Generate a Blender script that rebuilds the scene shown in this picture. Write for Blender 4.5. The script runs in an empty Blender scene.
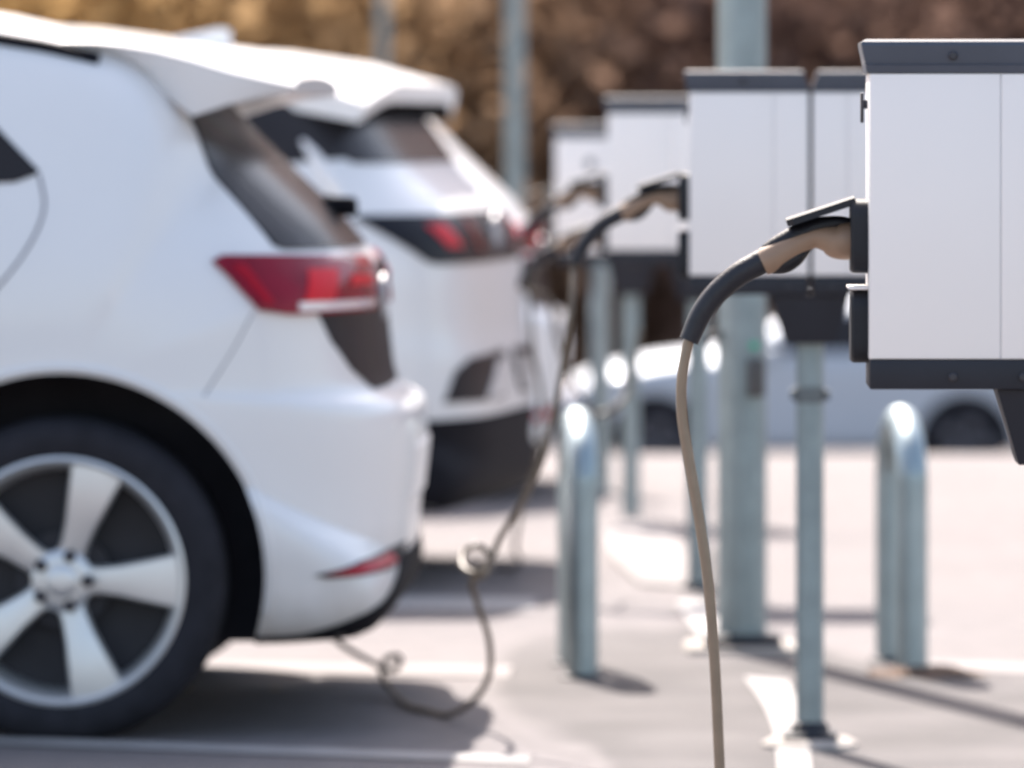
import bpy, bmesh, math, random
from mathutils import Vector, Matrix
from mathutils.bvhtree import BVHTree
random.seed(7)
R = math.radians
sc = bpy.context.scene
col = sc.collection
F = 6400.0          # focal length in pixels
HC, YH, XC = 1.25, 126.0, 512.0

def ground_at(px, py):
    d = F * HC / (py - YH)
    return ((px - XC) * d / F, d)

# ------------------------------------------------------------------ materials
def mat(name, color, rough=0.5, metal=0.0, coat=0.0, noise=0.0, nscale=8.0, bump=0.0, bscale=60.0, spec=0.5, trans=0.0):
    m = bpy.data.materials.new(name); m.use_nodes = True
    nt = m.node_tree; b = nt.nodes['Principled BSDF']
    b.inputs['Base Color'].default_value = (*color, 1)
    b.inputs['Roughness'].default_value = rough
    b.inputs['Metallic'].default_value = metal
    b.inputs['Specular IOR Level'].default_value = spec
    if coat:
        b.inputs['Coat Weight'].default_value = coat
        b.inputs['Coat Roughness'].default_value = 0.05
    tc = nt.nodes.new('ShaderNodeTexCoord')
    if noise:
        n = nt.nodes.new('ShaderNodeTexNoise'); n.inputs['Scale'].default_value = nscale
        n.inputs['Detail'].default_value = 6
        nt.links.new(tc.outputs['Object'], n.inputs['Vector'])
        r = nt.nodes.new('ShaderNodeValToRGB')
        r.color_ramp.elements[0].position = 0.3; r.color_ramp.elements[1].position = 0.7
        r.color_ramp.elements[0].color = (*[c * (1 - noise) for c in color], 1)
        r.color_ramp.elements[1].color = (*[min(1, c * (1 + noise)) for c in color], 1)
        nt.links.new(n.outputs['Fac'], r.inputs['Fac'])
        nt.links.new(r.outputs['Color'], b.inputs['Base Color'])
    if bump:
        n2 = nt.nodes.new('ShaderNodeTexNoise'); n2.inputs['Scale'].default_value = bscale
        n2.inputs['Detail'].default_value = 4
        nt.links.new(tc.outputs['Object'], n2.inputs['Vector'])
        bp = nt.nodes.new('ShaderNodeBump'); bp.inputs['Strength'].default_value = bump
        bp.inputs['Distance'].default_value = 0.01
        nt.links.new(n2.outputs['Fac'], bp.inputs['Height'])
        nt.links.new(bp.outputs['Normal'], b.inputs['Normal'])
    return m

M = {}
M['paint'] = mat('white_car_paint', (0.76, 0.755, 0.76), 0.32, coat=0.35, noise=0.015, nscale=3)
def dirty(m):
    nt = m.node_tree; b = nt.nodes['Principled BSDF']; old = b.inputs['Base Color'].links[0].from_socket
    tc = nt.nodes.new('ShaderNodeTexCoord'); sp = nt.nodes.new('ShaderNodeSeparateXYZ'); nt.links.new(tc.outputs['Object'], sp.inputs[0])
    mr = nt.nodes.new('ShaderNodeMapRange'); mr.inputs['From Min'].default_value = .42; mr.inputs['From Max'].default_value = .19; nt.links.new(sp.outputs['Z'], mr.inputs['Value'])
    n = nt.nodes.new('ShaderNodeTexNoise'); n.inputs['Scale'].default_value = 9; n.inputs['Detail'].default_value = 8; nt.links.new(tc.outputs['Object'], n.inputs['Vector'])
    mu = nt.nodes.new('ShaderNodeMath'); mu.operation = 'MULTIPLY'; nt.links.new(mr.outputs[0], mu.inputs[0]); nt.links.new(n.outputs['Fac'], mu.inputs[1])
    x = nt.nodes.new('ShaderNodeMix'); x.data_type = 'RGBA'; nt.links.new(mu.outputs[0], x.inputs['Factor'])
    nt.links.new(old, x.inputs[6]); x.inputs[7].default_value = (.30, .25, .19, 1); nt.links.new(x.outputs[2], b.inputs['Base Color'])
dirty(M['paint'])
M['silver'] = mat('silver_car_paint', (0.42, 0.455, 0.51), 0.55, metal=0.3, coat=0.15, noise=0.02)
M['dark'] = mat('black_plastic', (0.010, 0.010, 0.014), 0.7, spec=.08, noise=0.2, nscale=20)
M['under'] = mat('underbody', (0.03, 0.029, 0.036), 0.9, spec=.1, noise=0.2)
M['gloss'] = mat('gloss_black', (0.014, 0.015, 0.021), 0.35, spec=.12, noise=0.05)
M['glass'] = mat('tinted_glass', (0.030, 0.028, 0.031), 0.25, spec=.14, noise=0.1, nscale=2)
M['gap'] = mat('panel_gap', (0.14, 0.14, 0.17), 0.8, noise=0.1)
M['rubber'] = mat('tyre_rubber', (0.019, 0.019, 0.025), 0.8, spec=.25, noise=0.25, nscale=15, bump=0.15)
M['alloy'] = mat('alloy', (0.66, 0.66, 0.66), 0.42, metal=0.75, noise=0.03)
M['brake'] = mat('brake_disc', (0.020, 0.020, 0.027), 0.6, metal=.2, noise=.2)
M['badge'] = mat('badge_chrome', (0.5, 0.5, 0.52), 0.55, metal=0.6, noise=0.05)
M['alloy_dark'] = mat('alloy_barrel', (0.10, 0.10, 0.12), 0.45, metal=0.5, noise=0.1)
M['red'] = mat('red_lens', (0.22, 0.006, 0.024), 0.2, spec=.18, noise=0.25, nscale=9)
M['red_mid'] = mat('mid_red_lens', (0.38, 0.008, 0.024), 0.3, spec=.12, noise=0.1)  # plain mid red between the dark and bright lenses, no emission
M['red_dark'] = mat('smoked_red_lens', (0.09, 0.006, 0.014), 0.25, spec=.15, noise=0.2)
M['redb'] = mat('bright_red_lens', (0.62, 0.010, 0.024), 0.35, spec=.12, noise=0.1)
M['clear'] = mat('clear_lens', (0.80, 0.72, 0.74), 0.2, coat=1.0, noise=0.05)
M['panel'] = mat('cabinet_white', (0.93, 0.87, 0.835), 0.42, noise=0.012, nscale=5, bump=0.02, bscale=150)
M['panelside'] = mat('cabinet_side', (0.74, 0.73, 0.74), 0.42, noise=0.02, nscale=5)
M['cap'] = mat('anthracite_cap', (0.062, 0.072, 0.096), 0.4, noise=0.1, nscale=12)
M['anth'] = mat('anthracite', (0.022, 0.023, 0.031), 0.5, spec=.3, noise=0.12, nscale=12)
M['sock'] = mat('socket_black', (0.015, 0.016, 0.021), 0.5, spec=.3, noise=0.12, nscale=25)
M['galv'] = mat('galvanised_steel', (0.265, 0.315, 0.322), 0.48, metal=0.4, noise=0.14, nscale=14, bump=0.05)
M['galv2'] = mat('bright_steel', (0.33, 0.395, 0.415), 0.40, metal=0.7, noise=0.10, nscale=12)
M['bolt'] = mat('bolt_steel', (0.05, 0.05, 0.06), 0.35, metal=0.6, noise=0.1)
M['conc'] = mat('concrete', (0.34, 0.31, 0.285), 0.9, noise=0.15, nscale=20, bump=0.3)
M['tan'] = mat('plug_tan', (0.30, 0.195, 0.13), 0.5, noise=0.08, nscale=30)
M['grip'] = mat('plug_black', (0.010, 0.010, 0.014), 0.45, spec=.35, noise=0.15, nscale=40, bump=0.1, bscale=200)
M['sleeve'] = mat('sleeve_rubber', (0.020, 0.020, 0.026), 0.42, spec=.35, noise=0.15, nscale=40, bump=0.1, bscale=200)
M['cord'] = mat('cable_tan', (0.25, 0.185, 0.13), 0.22, noise=0.10, nscale=30)
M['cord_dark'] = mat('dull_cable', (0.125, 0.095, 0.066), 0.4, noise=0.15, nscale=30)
M['worn'] = mat('worn_asphalt', (0.132, 0.120, 0.122), 0.92, noise=0.25, nscale=6, bump=0.35, bscale=90)
M['pale'] = mat('worn_road_paint', (0.235, 0.216, 0.214), 0.9, noise=0.12, nscale=9, bump=0.2)
M['line'] = mat('white_road_paint', (0.31, 0.295, 0.29), 0.85, noise=0.12, nscale=12, bump=0.2)
M['strip'] = mat('grey_asphalt', (0.098, 0.089, 0.091), 0.92, noise=0.28, nscale=7, bump=0.35, bscale=90)
M['sticker'] = mat('green_sticker', (0.05, 0.45, 0.28), 0.5, noise=0.05)
M['soil'] = mat('rusty_soil', (0.10, 0.06, 0.04), 0.95, noise=0.3, nscale=40, bump=0.5)
M['leaf'] = mat('dry_leaf', (0.30, 0.20, 0.10), 0.9, noise=0.2)

# ------------------------------------------------------------------ helpers
def link(name, me, m=None, parent=None):
    o = bpy.data.objects.new(name, me); col.objects.link(o)
    if m is not None:
        for mm in (m if isinstance(m, (list, tuple)) else [m]): me.materials.append(mm)
    if parent is not None: o.parent = parent
    return o

def obj(name, bm, m, parent=None, smooth=True, angle=35):
    bmesh.ops.recalc_face_normals(bm, faces=bm.faces[:])
    me = bpy.data.meshes.new(name); bm.to_mesh(me); bm.free()
    if smooth:
        for p in me.polygons: p.use_smooth = True
        me.set_sharp_from_angle(angle=R(angle))
    return link(name, me, m, parent)

def tag(o, label=None, cat=None, group=None, kind=None):
    if label: o['label'] = label
    if cat: o['category'] = cat
    if group: o['group'] = group
    if kind: o['kind'] = kind
    return o

def thing(name, loc, rz, label, cat, group=None):
    o = bpy.data.objects.new(name, None); col.objects.link(o)
    o.location = loc; o.rotation_euler = (0, 0, rz)
    return tag(o, label, cat, group)

def kids(o): return [c for c in bpy.data.objects if c.parent == o]

def dup(root, loc, rz, label, group=None):
    def cp(o, parent):
        c = o.copy(); col.objects.link(c)
        if parent is not None: c.parent = parent
        for k in kids(o): cp(k, c)
        return c
    r = cp(root, None); r.location = loc; r.rotation_euler = (0, 0, rz); r['label'] = label
    if group: r['group'] = group
    return r

def box(bm, x0, x1, y0, y1, z0, z1, bev=0.0, seg=2):
    r = bmesh.ops.create_cube(bm, size=1)
    for v in r['verts']:
        v.co = Vector(((x0+x1)/2 + v.co.x*(x1-x0), (y0+y1)/2 + v.co.y*(y1-y0), (z0+z1)/2 + v.co.z*(z1-z0)))
    if bev:
        es = list({e for v in r['verts'] for e in v.link_edges})
        bmesh.ops.bevel(bm, geom=es, offset=bev, segments=seg, profile=0.5, affect='EDGES')

def lathe(bm, prof, n=48, axis='Z', closed=False, origin=(0, 0, 0)):
    """prof: list of (r, h)."""
    rows = []
    for r, h in prof:
        row = []
        for k in range(n):
            a = 2*math.pi*k/n
            c, s = r*math.cos(a), r*math.sin(a)
            if axis == 'Z': p = (c, s, h)
            elif axis == 'Y': p = (c, h, s)
            else: p = (h, c, s)
            row.append(bm.verts.new(Vector(p) + Vector(origin)))
        rows.append(row)
    m = len(rows)
    for i in range(m if closed else m-1):
        a, b = rows[i], rows[(i+1) % m]
        for k in range(n):
            bm.faces.new((a[k], a[(k+1) % n], b[(k+1) % n], b[k]))
    if not closed:
        bm.faces.new(rows[0]); bm.faces.new(rows[-1])

def catmull(pts, per=8):
    P = [Vector(p) for p in pts]
    P = [P[0]*2 - P[1]] + P + [P[-1]*2 - P[-2]]
    out = []
    for i in range(1, len(P)-2):
        for k in range(per):
            t = k/per
            a, b, c, d = P[i-1], P[i], P[i+1], P[i+2]
            out.append(0.5*((2*b) + (c-a)*t + (2*a-5*b+4*c-d)*t*t + (3*b-a-3*c+d)*t*t*t))
    out.append(P[-2].copy())
    return out

def tube(bm, pts, radii, n=16, per=8, smooth=True):
    """sweep of a circle; pts are 3D, radii one per point or a number"""
    if not hasattr(radii, '__len__'): radii = [radii]*len(pts)
    P4 = [Vector((*p, r)) for p, r in zip(pts, radii)]
    if smooth: P4 = catmull(P4, per)
    C = [Vector(p[:3]) for p in P4]; Rr = [p[3] for p in P4]
    up = Vector((0, 1, 0)); rows = []
    for i, c in enumerate(C):
        t = (C[min(i+1, len(C)-1)] - C[max(i-1, 0)]).normalized()
        u = up - t*up.dot(t)
        if u.length < 1e-3: u = Vector((1, 0, 0)) - t*t.x
        u.normalize(); up = u; w = t.cross(u)
        rows.append([bm.verts.new(c + Rr[i]*(math.cos(2*math.pi*k/n)*u + math.sin(2*math.pi*k/n)*w)) for k in range(n)])
    for a, b in zip(rows, rows[1:]):
        for k in range(n): bm.faces.new((a[k], a[(k+1) % n], b[(k+1) % n], b[k]))
    bm.faces.new(rows[0]); bm.faces.new(rows[-1])

def loft(bm, rings):
    rows = [[bm.verts.new(p) for p in r] for r in rings]
    n = len(rows[0])
    for a, b in zip(rows, rows[1:]):
        for k in range(n): bm.faces.new((a[k], a[(k+1) % n], b[(k+1) % n], b[k]))
    bm.faces.new(rows[0]); bm.faces.new(rows[-1])

# ------------------------------------------------------------------ world, sun, camera
AZ, EL = R(-16), R(50)           # sun behind the scene, a little to the left
w = bpy.data.worlds.new("World"); sc.world = w; w.use_nodes = True
nt = w.node_tree; bg = nt.nodes['Background']
sky = nt.nodes.new('ShaderNodeTexSky'); sky.sky_type = 'NISHITA'; sky.sun_disc = False
sky.sun_elevation = EL; sky.sun_rotation = AZ % (2*math.pi); sky.dust_density = 2.5; sky.air_density = 1.0
tint = nt.nodes.new('ShaderNodeMix'); tint.data_type = 'RGBA'; tint.blend_type = 'MULTIPLY'; tint.inputs['Factor'].default_value = 1
tint.inputs[7].default_value = (1.0, 0.905, 0.81, 1)     # white balance put into the sky colour: warmer, less blue
nt.links.new(sky.outputs['Color'], tint.inputs[6]); nt.links.new(tint.outputs[2], bg.inputs['Color']); bg.inputs['Strength'].default_value = 0.15
sun = bpy.data.lights.new('sun', 'SUN'); sun.energy = 4.7; sun.angle = R(0.6); sun.color = (1.0, 0.93, 0.86)
so = bpy.data.objects.new('sun', sun); col.objects.link(so)
so.rotation_euler = Vector((-math.sin(AZ)*math.cos(EL), -math.cos(AZ)*math.cos(EL), -math.sin(EL))).to_track_quat('-Z', 'Y').to_euler()
cam = bpy.data.cameras.new('camera'); co = bpy.data.objects.new('camera', cam); col.objects.link(co)
co.location = (0, 0, HC); co.rotation_euler = (R(90), 0, 0)
cam.sensor_width = 36; cam.lens = F/1024*36; cam.shift_y = -(384-YH)/1024
cam.clip_start = 0.1; cam.clip_end = 2000
cam.dof.use_dof = True; cam.dof.focus_distance = 8.9; cam.dof.aperture_fstop = 4.7
sc.camera = co
sc.view_settings.view_transform = 'Standard'; sc.view_settings.look = 'None'
sc.view_settings.exposure = 1.47; sc.view_settings.gamma = 1
sc.cycles.use_denoising = True
sc.cycles.max_bounces = 6

# ------------------------------------------------------------------ ground
def gz(y):
    if y < 24.4: return 0.0
    if y < 33: return -1.6*(y-24.4)/8.6
    if y < 60: return -1.6
    return -1.6 + (y-60)*0.55 if y < 110 else 25.9
def ground_mat():
    m = bpy.data.materials.new('pale_asphalt'); m.use_nodes = True
    nt = m.node_tree; b = nt.nodes['Principled BSDF']; b.inputs['Roughness'].default_value = 0.9
    tc = nt.nodes.new('ShaderNodeTexCoord')
    def noise(s, d=8):
        n = nt.nodes.new('ShaderNodeTexNoise'); n.inputs['Scale'].default_value = s; n.inputs['Detail'].default_value = d
        nt.links.new(tc.outputs['Object'], n.inputs['Vector']); return n
    n1, n2, n3 = noise(0.9), noise(11), noise(140, 3)
    def mix(fa, a, bb):
        x = nt.nodes.new('ShaderNodeMix'); x.data_type = 'RGBA'
        r = nt.nodes.new('ShaderNodeMapRange'); r.inputs['From Min'].default_value = .35; r.inputs['From Max'].default_value = .68
        nt.links.new(fa, r.inputs['Value']); nt.links.new(r.outputs['Result'], x.inputs['Factor'])
        for s, v in ((x.inputs[6], a), (x.inputs[7], bb)):
            if isinstance(v, tuple): s.default_value = (*v, 1)
            else: nt.links.new(v, s)
        return x.outputs[2]
    c1 = mix(n1.outputs['Fac'], (0.128, 0.114, 0.116), (0.166, 0.149, 0.150))
    c2 = mix(n2.outputs['Fac'], (0.116, 0.105, 0.107), (0.182, 0.163, 0.164))
    x = nt.nodes.new('ShaderNodeMix'); x.data_type = 'RGBA'; x.inputs['Factor'].default_value = .5
    nt.links.new(c1, x.inputs[6]); nt.links.new(c2, x.inputs[7])
    nt.links.new(x.outputs[2], b.inputs['Base Color'])
    bp = nt.nodes.new('ShaderNodeBump'); bp.inputs['Strength'].default_value = .35; bp.inputs['Distance'].default_value = .01
    nt.links.new(n3.outputs['Fac'], bp.inputs['Height']); nt.links.new(bp.outputs['Normal'], b.inputs['Normal'])
    return m
bm = bmesh.new()
ys = [-60, 0, 6, 10, 14, 18, 22, 24.4, 25.2, 27, 30, 33, 45, 60]
xs = [-120 + 10*k for k in range(25)]
rows = [[bm.verts.new((x, y, gz(y))) for x in xs] for y in ys]
for a, b in zip(rows, rows[1:]):
    for k in range(len(xs)-1): bm.faces.new((a[k], a[k+1], b[k+1], b[k]))
tag(obj('ground', bm, ground_mat()), 'pale sunlit asphalt of the car park', 'ground', kind='structure')
bm = bmesh.new()
ys = [60, 70, 85, 110, 160, 600]
hz = [-1.6, 3.4, 11, 26, 34, 40]
rows = [[bm.verts.new((x*(1 if y < 200 else 6), y, z + 1.2*math.sin(x*0.05))) if i else bm.verts.new((x, y, z)) for x in xs] for i, (y, z) in enumerate(zip(ys, hz))]
for a, b in zip(rows, rows[1:]):
    for k in range(len(xs)-1): bm.faces.new((a[k], a[k+1], b[k+1], b[k]))
hill = tag(obj('hillside', bm, None), 'brown hillside under the trees', 'hillside', kind='structure')

def sheet(name, px, z, m, label):
    bm = bmesh.new()
    f = bm.faces.new([bm.verts.new((*ground_at(*p), z)) for p in px])
    if f.normal.z < 0: f.normal_flip()
    bmesh.ops.triangulate(bm, faces=[f])
    return tag(obj(name, bm, m, smooth=False), label, 'road marking' if 'line' in name or 'marking' in name else 'pavement', kind='structure')
def cm(px, per=6): return [tuple(p) for p in catmull([Vector((x, y, 0)) for x, y in px], per)]
def cm2(px, per=6): return [(p[0], p[1]) for p in cm(px, per)]

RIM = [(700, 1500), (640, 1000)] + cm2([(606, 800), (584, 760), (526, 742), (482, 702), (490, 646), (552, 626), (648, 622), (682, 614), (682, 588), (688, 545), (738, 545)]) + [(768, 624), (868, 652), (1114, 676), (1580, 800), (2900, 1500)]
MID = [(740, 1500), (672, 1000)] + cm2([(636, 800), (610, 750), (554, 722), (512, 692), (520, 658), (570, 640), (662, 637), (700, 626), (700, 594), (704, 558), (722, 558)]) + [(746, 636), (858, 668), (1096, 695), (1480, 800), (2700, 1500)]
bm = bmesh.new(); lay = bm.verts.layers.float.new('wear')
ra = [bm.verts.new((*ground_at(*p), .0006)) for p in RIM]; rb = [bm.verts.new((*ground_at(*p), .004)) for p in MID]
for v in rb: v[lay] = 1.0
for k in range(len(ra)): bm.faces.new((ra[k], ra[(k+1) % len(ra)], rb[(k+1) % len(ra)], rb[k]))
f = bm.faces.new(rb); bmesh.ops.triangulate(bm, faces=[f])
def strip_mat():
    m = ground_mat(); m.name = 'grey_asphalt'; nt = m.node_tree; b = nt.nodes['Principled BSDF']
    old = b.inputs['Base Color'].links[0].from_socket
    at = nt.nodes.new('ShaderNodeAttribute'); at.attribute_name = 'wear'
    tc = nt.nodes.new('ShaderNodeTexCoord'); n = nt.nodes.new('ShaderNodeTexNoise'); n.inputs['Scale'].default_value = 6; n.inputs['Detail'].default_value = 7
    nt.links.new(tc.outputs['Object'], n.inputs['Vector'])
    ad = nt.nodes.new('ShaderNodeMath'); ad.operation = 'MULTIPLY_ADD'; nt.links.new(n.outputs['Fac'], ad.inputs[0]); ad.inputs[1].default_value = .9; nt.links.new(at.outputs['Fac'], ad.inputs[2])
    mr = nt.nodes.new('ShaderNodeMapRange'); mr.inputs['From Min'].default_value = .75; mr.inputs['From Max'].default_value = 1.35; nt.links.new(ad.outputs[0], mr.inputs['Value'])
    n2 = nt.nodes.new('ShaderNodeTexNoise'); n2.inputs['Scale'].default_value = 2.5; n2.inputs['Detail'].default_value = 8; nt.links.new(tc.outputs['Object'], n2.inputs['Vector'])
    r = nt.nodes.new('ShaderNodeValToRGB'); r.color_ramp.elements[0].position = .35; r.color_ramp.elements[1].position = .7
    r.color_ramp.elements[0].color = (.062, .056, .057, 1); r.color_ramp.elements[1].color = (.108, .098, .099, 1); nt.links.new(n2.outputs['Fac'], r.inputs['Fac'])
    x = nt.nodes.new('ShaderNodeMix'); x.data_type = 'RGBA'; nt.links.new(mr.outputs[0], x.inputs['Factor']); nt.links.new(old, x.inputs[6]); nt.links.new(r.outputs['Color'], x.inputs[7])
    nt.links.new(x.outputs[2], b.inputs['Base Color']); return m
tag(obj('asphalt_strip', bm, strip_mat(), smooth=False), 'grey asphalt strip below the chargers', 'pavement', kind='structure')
sheet('bay_line', [(-1500, 683), (530, 758), (530, 765), (-1500, 690)], .004, M['line'], 'white bay line beside the nearest car')
sheet('bay_line', [(-1500, 636), (512, 668), (512, 678), (-1500, 645)], .004, M['pale'], 'white bay line behind the nearest car')
sheet('bay_line', [(-900, 580), (536, 600), (536, 612), (-900, 590)], .004, M['line'], 'white bay line in the shade of the second car')
sheet('curved_marking', cm2([(744, 680), (762, 705), (774, 735), (778, 775)]) + cm2([(812, 775), (806, 730), (796, 702), (788, 684)]), .008, M['line'], 'curved white marking behind the charger post')
sheet('curved_marking', cm2([(676, 606), (700, 602), (716, 618), (722, 646)]) + [(704, 646), (692, 630)], .008, M['line'], 'short white marking by the lamp post')
sheet('curved_marking', cm2([(600, 530), (640, 524), (676, 540), (690, 566), (684, 588)]) + cm2([(640, 586), (612, 560)]), .008, M['pale'], 'rounded white marking beyond the near hoop')
sheet('edge_line', [(930, 662), (1400, 676), (1400, 688), (930, 671)], .004, M['pale'], 'white line right of the far hoop')

# ------------------------------------------------------------------ cars
def resample(pts, step):
    out = []
    n = len(pts)
    for i in range(n):
        a, b = Vector((*pts[i], 0)), Vector((*pts[(i+1) % n], 0))
        k = max(1, int(round((b-a).length/step)))
        for j in range(k):
            p = a.lerp(b, j/k); out.append((p.x, p.y))
    return out
def smooth_profile(p, it):
    n = len(p)
    for _ in range(it):
        p = [((p[i-1][0]+2*p[i][0]+p[(i+1) % n][0])/4, (p[i-1][1]+2*p[i][1]+p[(i+1) % n][1])/4) for i in range(n)]
    return p

def body_bm(prof, wf, cx0, cx1, cz, n=5.0, step=0.02, smooth=5, bulge=0.0):
    P = smooth_profile(resample(prof, step), smooth)
    def nof(z, x):
        k = min(1, max(0, (.34-z)/.12)); q = min(1, max(0, (x-.05)/.3)); q = q*q*(3-2*q)
        b = n - bulge*q + 6*min(1, max(0, (z-1.15)/.2))*(1-q); return b + (15-b)*k
    rs = [0.012, .15, .3, .42, .54, .64, .72, .79, .85, .895, .93, .955, .974, .988, .996]
    def fulls(n):
        gs = [(1-r**n)**(1/n) for r in rs]
        fg = list(zip(rs, gs))
        g0 = gs[-1]
        fg += [((1-g**n)**(1/n), g) for g in (g0*.8, g0*.6, g0*.4, g0*.2, 0.0)]
        return [(f, -g) for f, g in fg] + [(f, g) for f, g in reversed(fg[:-1])]
    bm = bmesh.new(); grid = []
    for (x, z) in P:
        c = min(max(x, cx0), cx1)
        col_ = []
        full = fulls(nof(z, x))
        for f, g in full:
            xx = c + (x-c)*f; zz = cz + (z-cz)*f
            col_.append(bm.verts.new((xx, g*wf(xx, zz), zz)))
        grid.append(col_)
    m = len(P)
    for i in range(m):
        a, b = grid[i], grid[(i+1) % m]
        for k in range(len(full)-1): bm.faces.new((a[k], a[k+1], b[k+1], b[k]))
    bm.faces.new([g[0] for g in grid]); bm.faces.new([g[-1] for g in reversed(grid)])
    bmesh.ops.recalc_face_normals(bm, faces=bm.faces[:])
    return bm

def convex_grid(poly, res):
    us = [p[0] for p in poly]; vs = [p[1] for p in poly]
    u0, u1, v0, v1 = min(us), max(us), min(vs), max(vs)
    nu, nv = max(1, math.ceil((u1-u0)/res)), max(1, math.ceil((v1-v0)/res))
    bm = bmesh.new()
    g = [[bm.verts.new((u0+(u1-u0)*i/nu, v0+(v1-v0)*j/nv, 0)) for i in range(nu+1)] for j in range(nv+1)]
    for j in range(nv):
        for i in range(nu): bm.faces.new((g[j][i], g[j][i+1], g[j+1][i+1], g[j+1][i]))
    area = sum(poly[i][0]*poly[(i+1) % len(poly)][1]-poly[(i+1) % len(poly)][0]*poly[i][1] for i in range(len(poly)))
    pl = poly if area > 0 else poly[::-1]
    for i in range(len(pl)):
        a, b = Vector((*pl[i], 0)), Vector((*pl[(i+1) % len(pl)], 0))
        d = b-a
        if d.length < 1e-6: continue
        bmesh.ops.bisect_plane(bm, geom=bm.verts[:]+bm.edges[:]+bm.faces[:], plane_co=a, plane_no=Vector((d.y, -d.x, 0)), clear_outer=True)
    return bm

class Skin:
    """projects flat outlines onto a body surface"""
    def __init__(s, bm, ax=-.3): s.t = BVHTree.FromBMesh(bm); s.ax = ax
    def ray(s, mode, u, v):
        if mode == 'near': o, d = Vector((u, -3, v)), Vector((0, 1, 0))
        elif mode == 'far': o, d = Vector((u, 3, v)), Vector((0, -1, 0))
        elif mode == 'rear': o, d = Vector((4, u, v)), Vector((-1, 0, 0))
        elif mode == 'front': o, d = Vector((-8, u, v)), Vector((1, 0, 0))
        else:
            e = Vector((math.cos(R(u*100)), math.sin(R(u*100)), 0))
            o, d = Vector((s.ax, 0, v)) + e*4, -e
        h = s.t.ray_cast(o, d)[0]
        return (h, d)
    def pt(s, mode, u, v, off=.003):
        h, d = s.ray(mode, u, v); return h - d*off
    def patch(s, name, poly, mode, m, parent, off=.004, th=.02, res=.02):
        bm = convex_grid(poly, res)
        bmesh.ops.triangulate(bm, faces=bm.faces[:])
        dd = {}
        bad = []
        for v in bm.verts:
            h, d = s.ray(mode, v.co.x, v.co.y)
            if h is None: bad.append(v); continue
            v.co = h - d*off; dd[v] = d
        if bad: bmesh.ops.delete(bm, geom=bad, context='VERTS')
        bd = [e for e in bm.edges if e.is_boundary]
        par = {}
        for e in bd:
            for v in e.verts: par[v] = dd[v]
        nv = {v: bm.verts.new(v.co + d*th) for v, d in par.items()}
        for e in bd:
            a, b = e.verts
            bm.faces.new((a, b, nv[b], nv[a]))
        return obj(name, bm, m, parent, angle=50)
    def line(s, name, pts, mode, m, parent, r=.003, per=6):
        pp = catmull([Vector((*p, 0)) for p in pts], per)
        bm = bmesh.new()
        tube(bm, [s.pt(mode, p.x, p.y, 0.0) for p in pp], r, n=8, smooth=False)
        return obj(name, bm, m, parent)

def cut_arches(o, arches, wmax, rad=.41):
    bm = bmesh.new()
    for x, z in arches:
        for s in (-1, 1):
            y0, y1 = (wmax-.30)*s, (wmax+.2)*s
            lathe(bm, [(rad, y0), (rad, y1)], n=96, axis='Y', origin=(x, 0, z))
    bmesh.ops.recalc_face_normals(bm, faces=bm.faces[:])
    me = bpy.data.meshes.new('cut'); bm.to_mesh(me); bm.free()
    me.materials.append(o.data.materials[0]); me.materials.append(o.data.materials[1])
    for p in me.polygons: p.material_index = 1
    c = bpy.data.objects.new('cut', me); col.objects.link(c); c.parent = o.parent
    md = o.modifiers.new('b', 'BOOLEAN'); md.object = c; md.operation = 'DIFFERENCE'; md.solver = 'EXACT'
    dg = bpy.context.evaluated_depsgraph_get()
    new = bpy.data.meshes.new_from_object(o.evaluated_get(dg))
    o.modifiers.clear(); old = o.data; o.data = new
    bpy.data.objects.remove(c); bpy.data.meshes.remove(me); bpy.data.meshes.remove(old)
    for p in o.data.polygons: p.use_smooth = True
    o.data.set_sharp_from_angle(angle=R(32))

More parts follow.
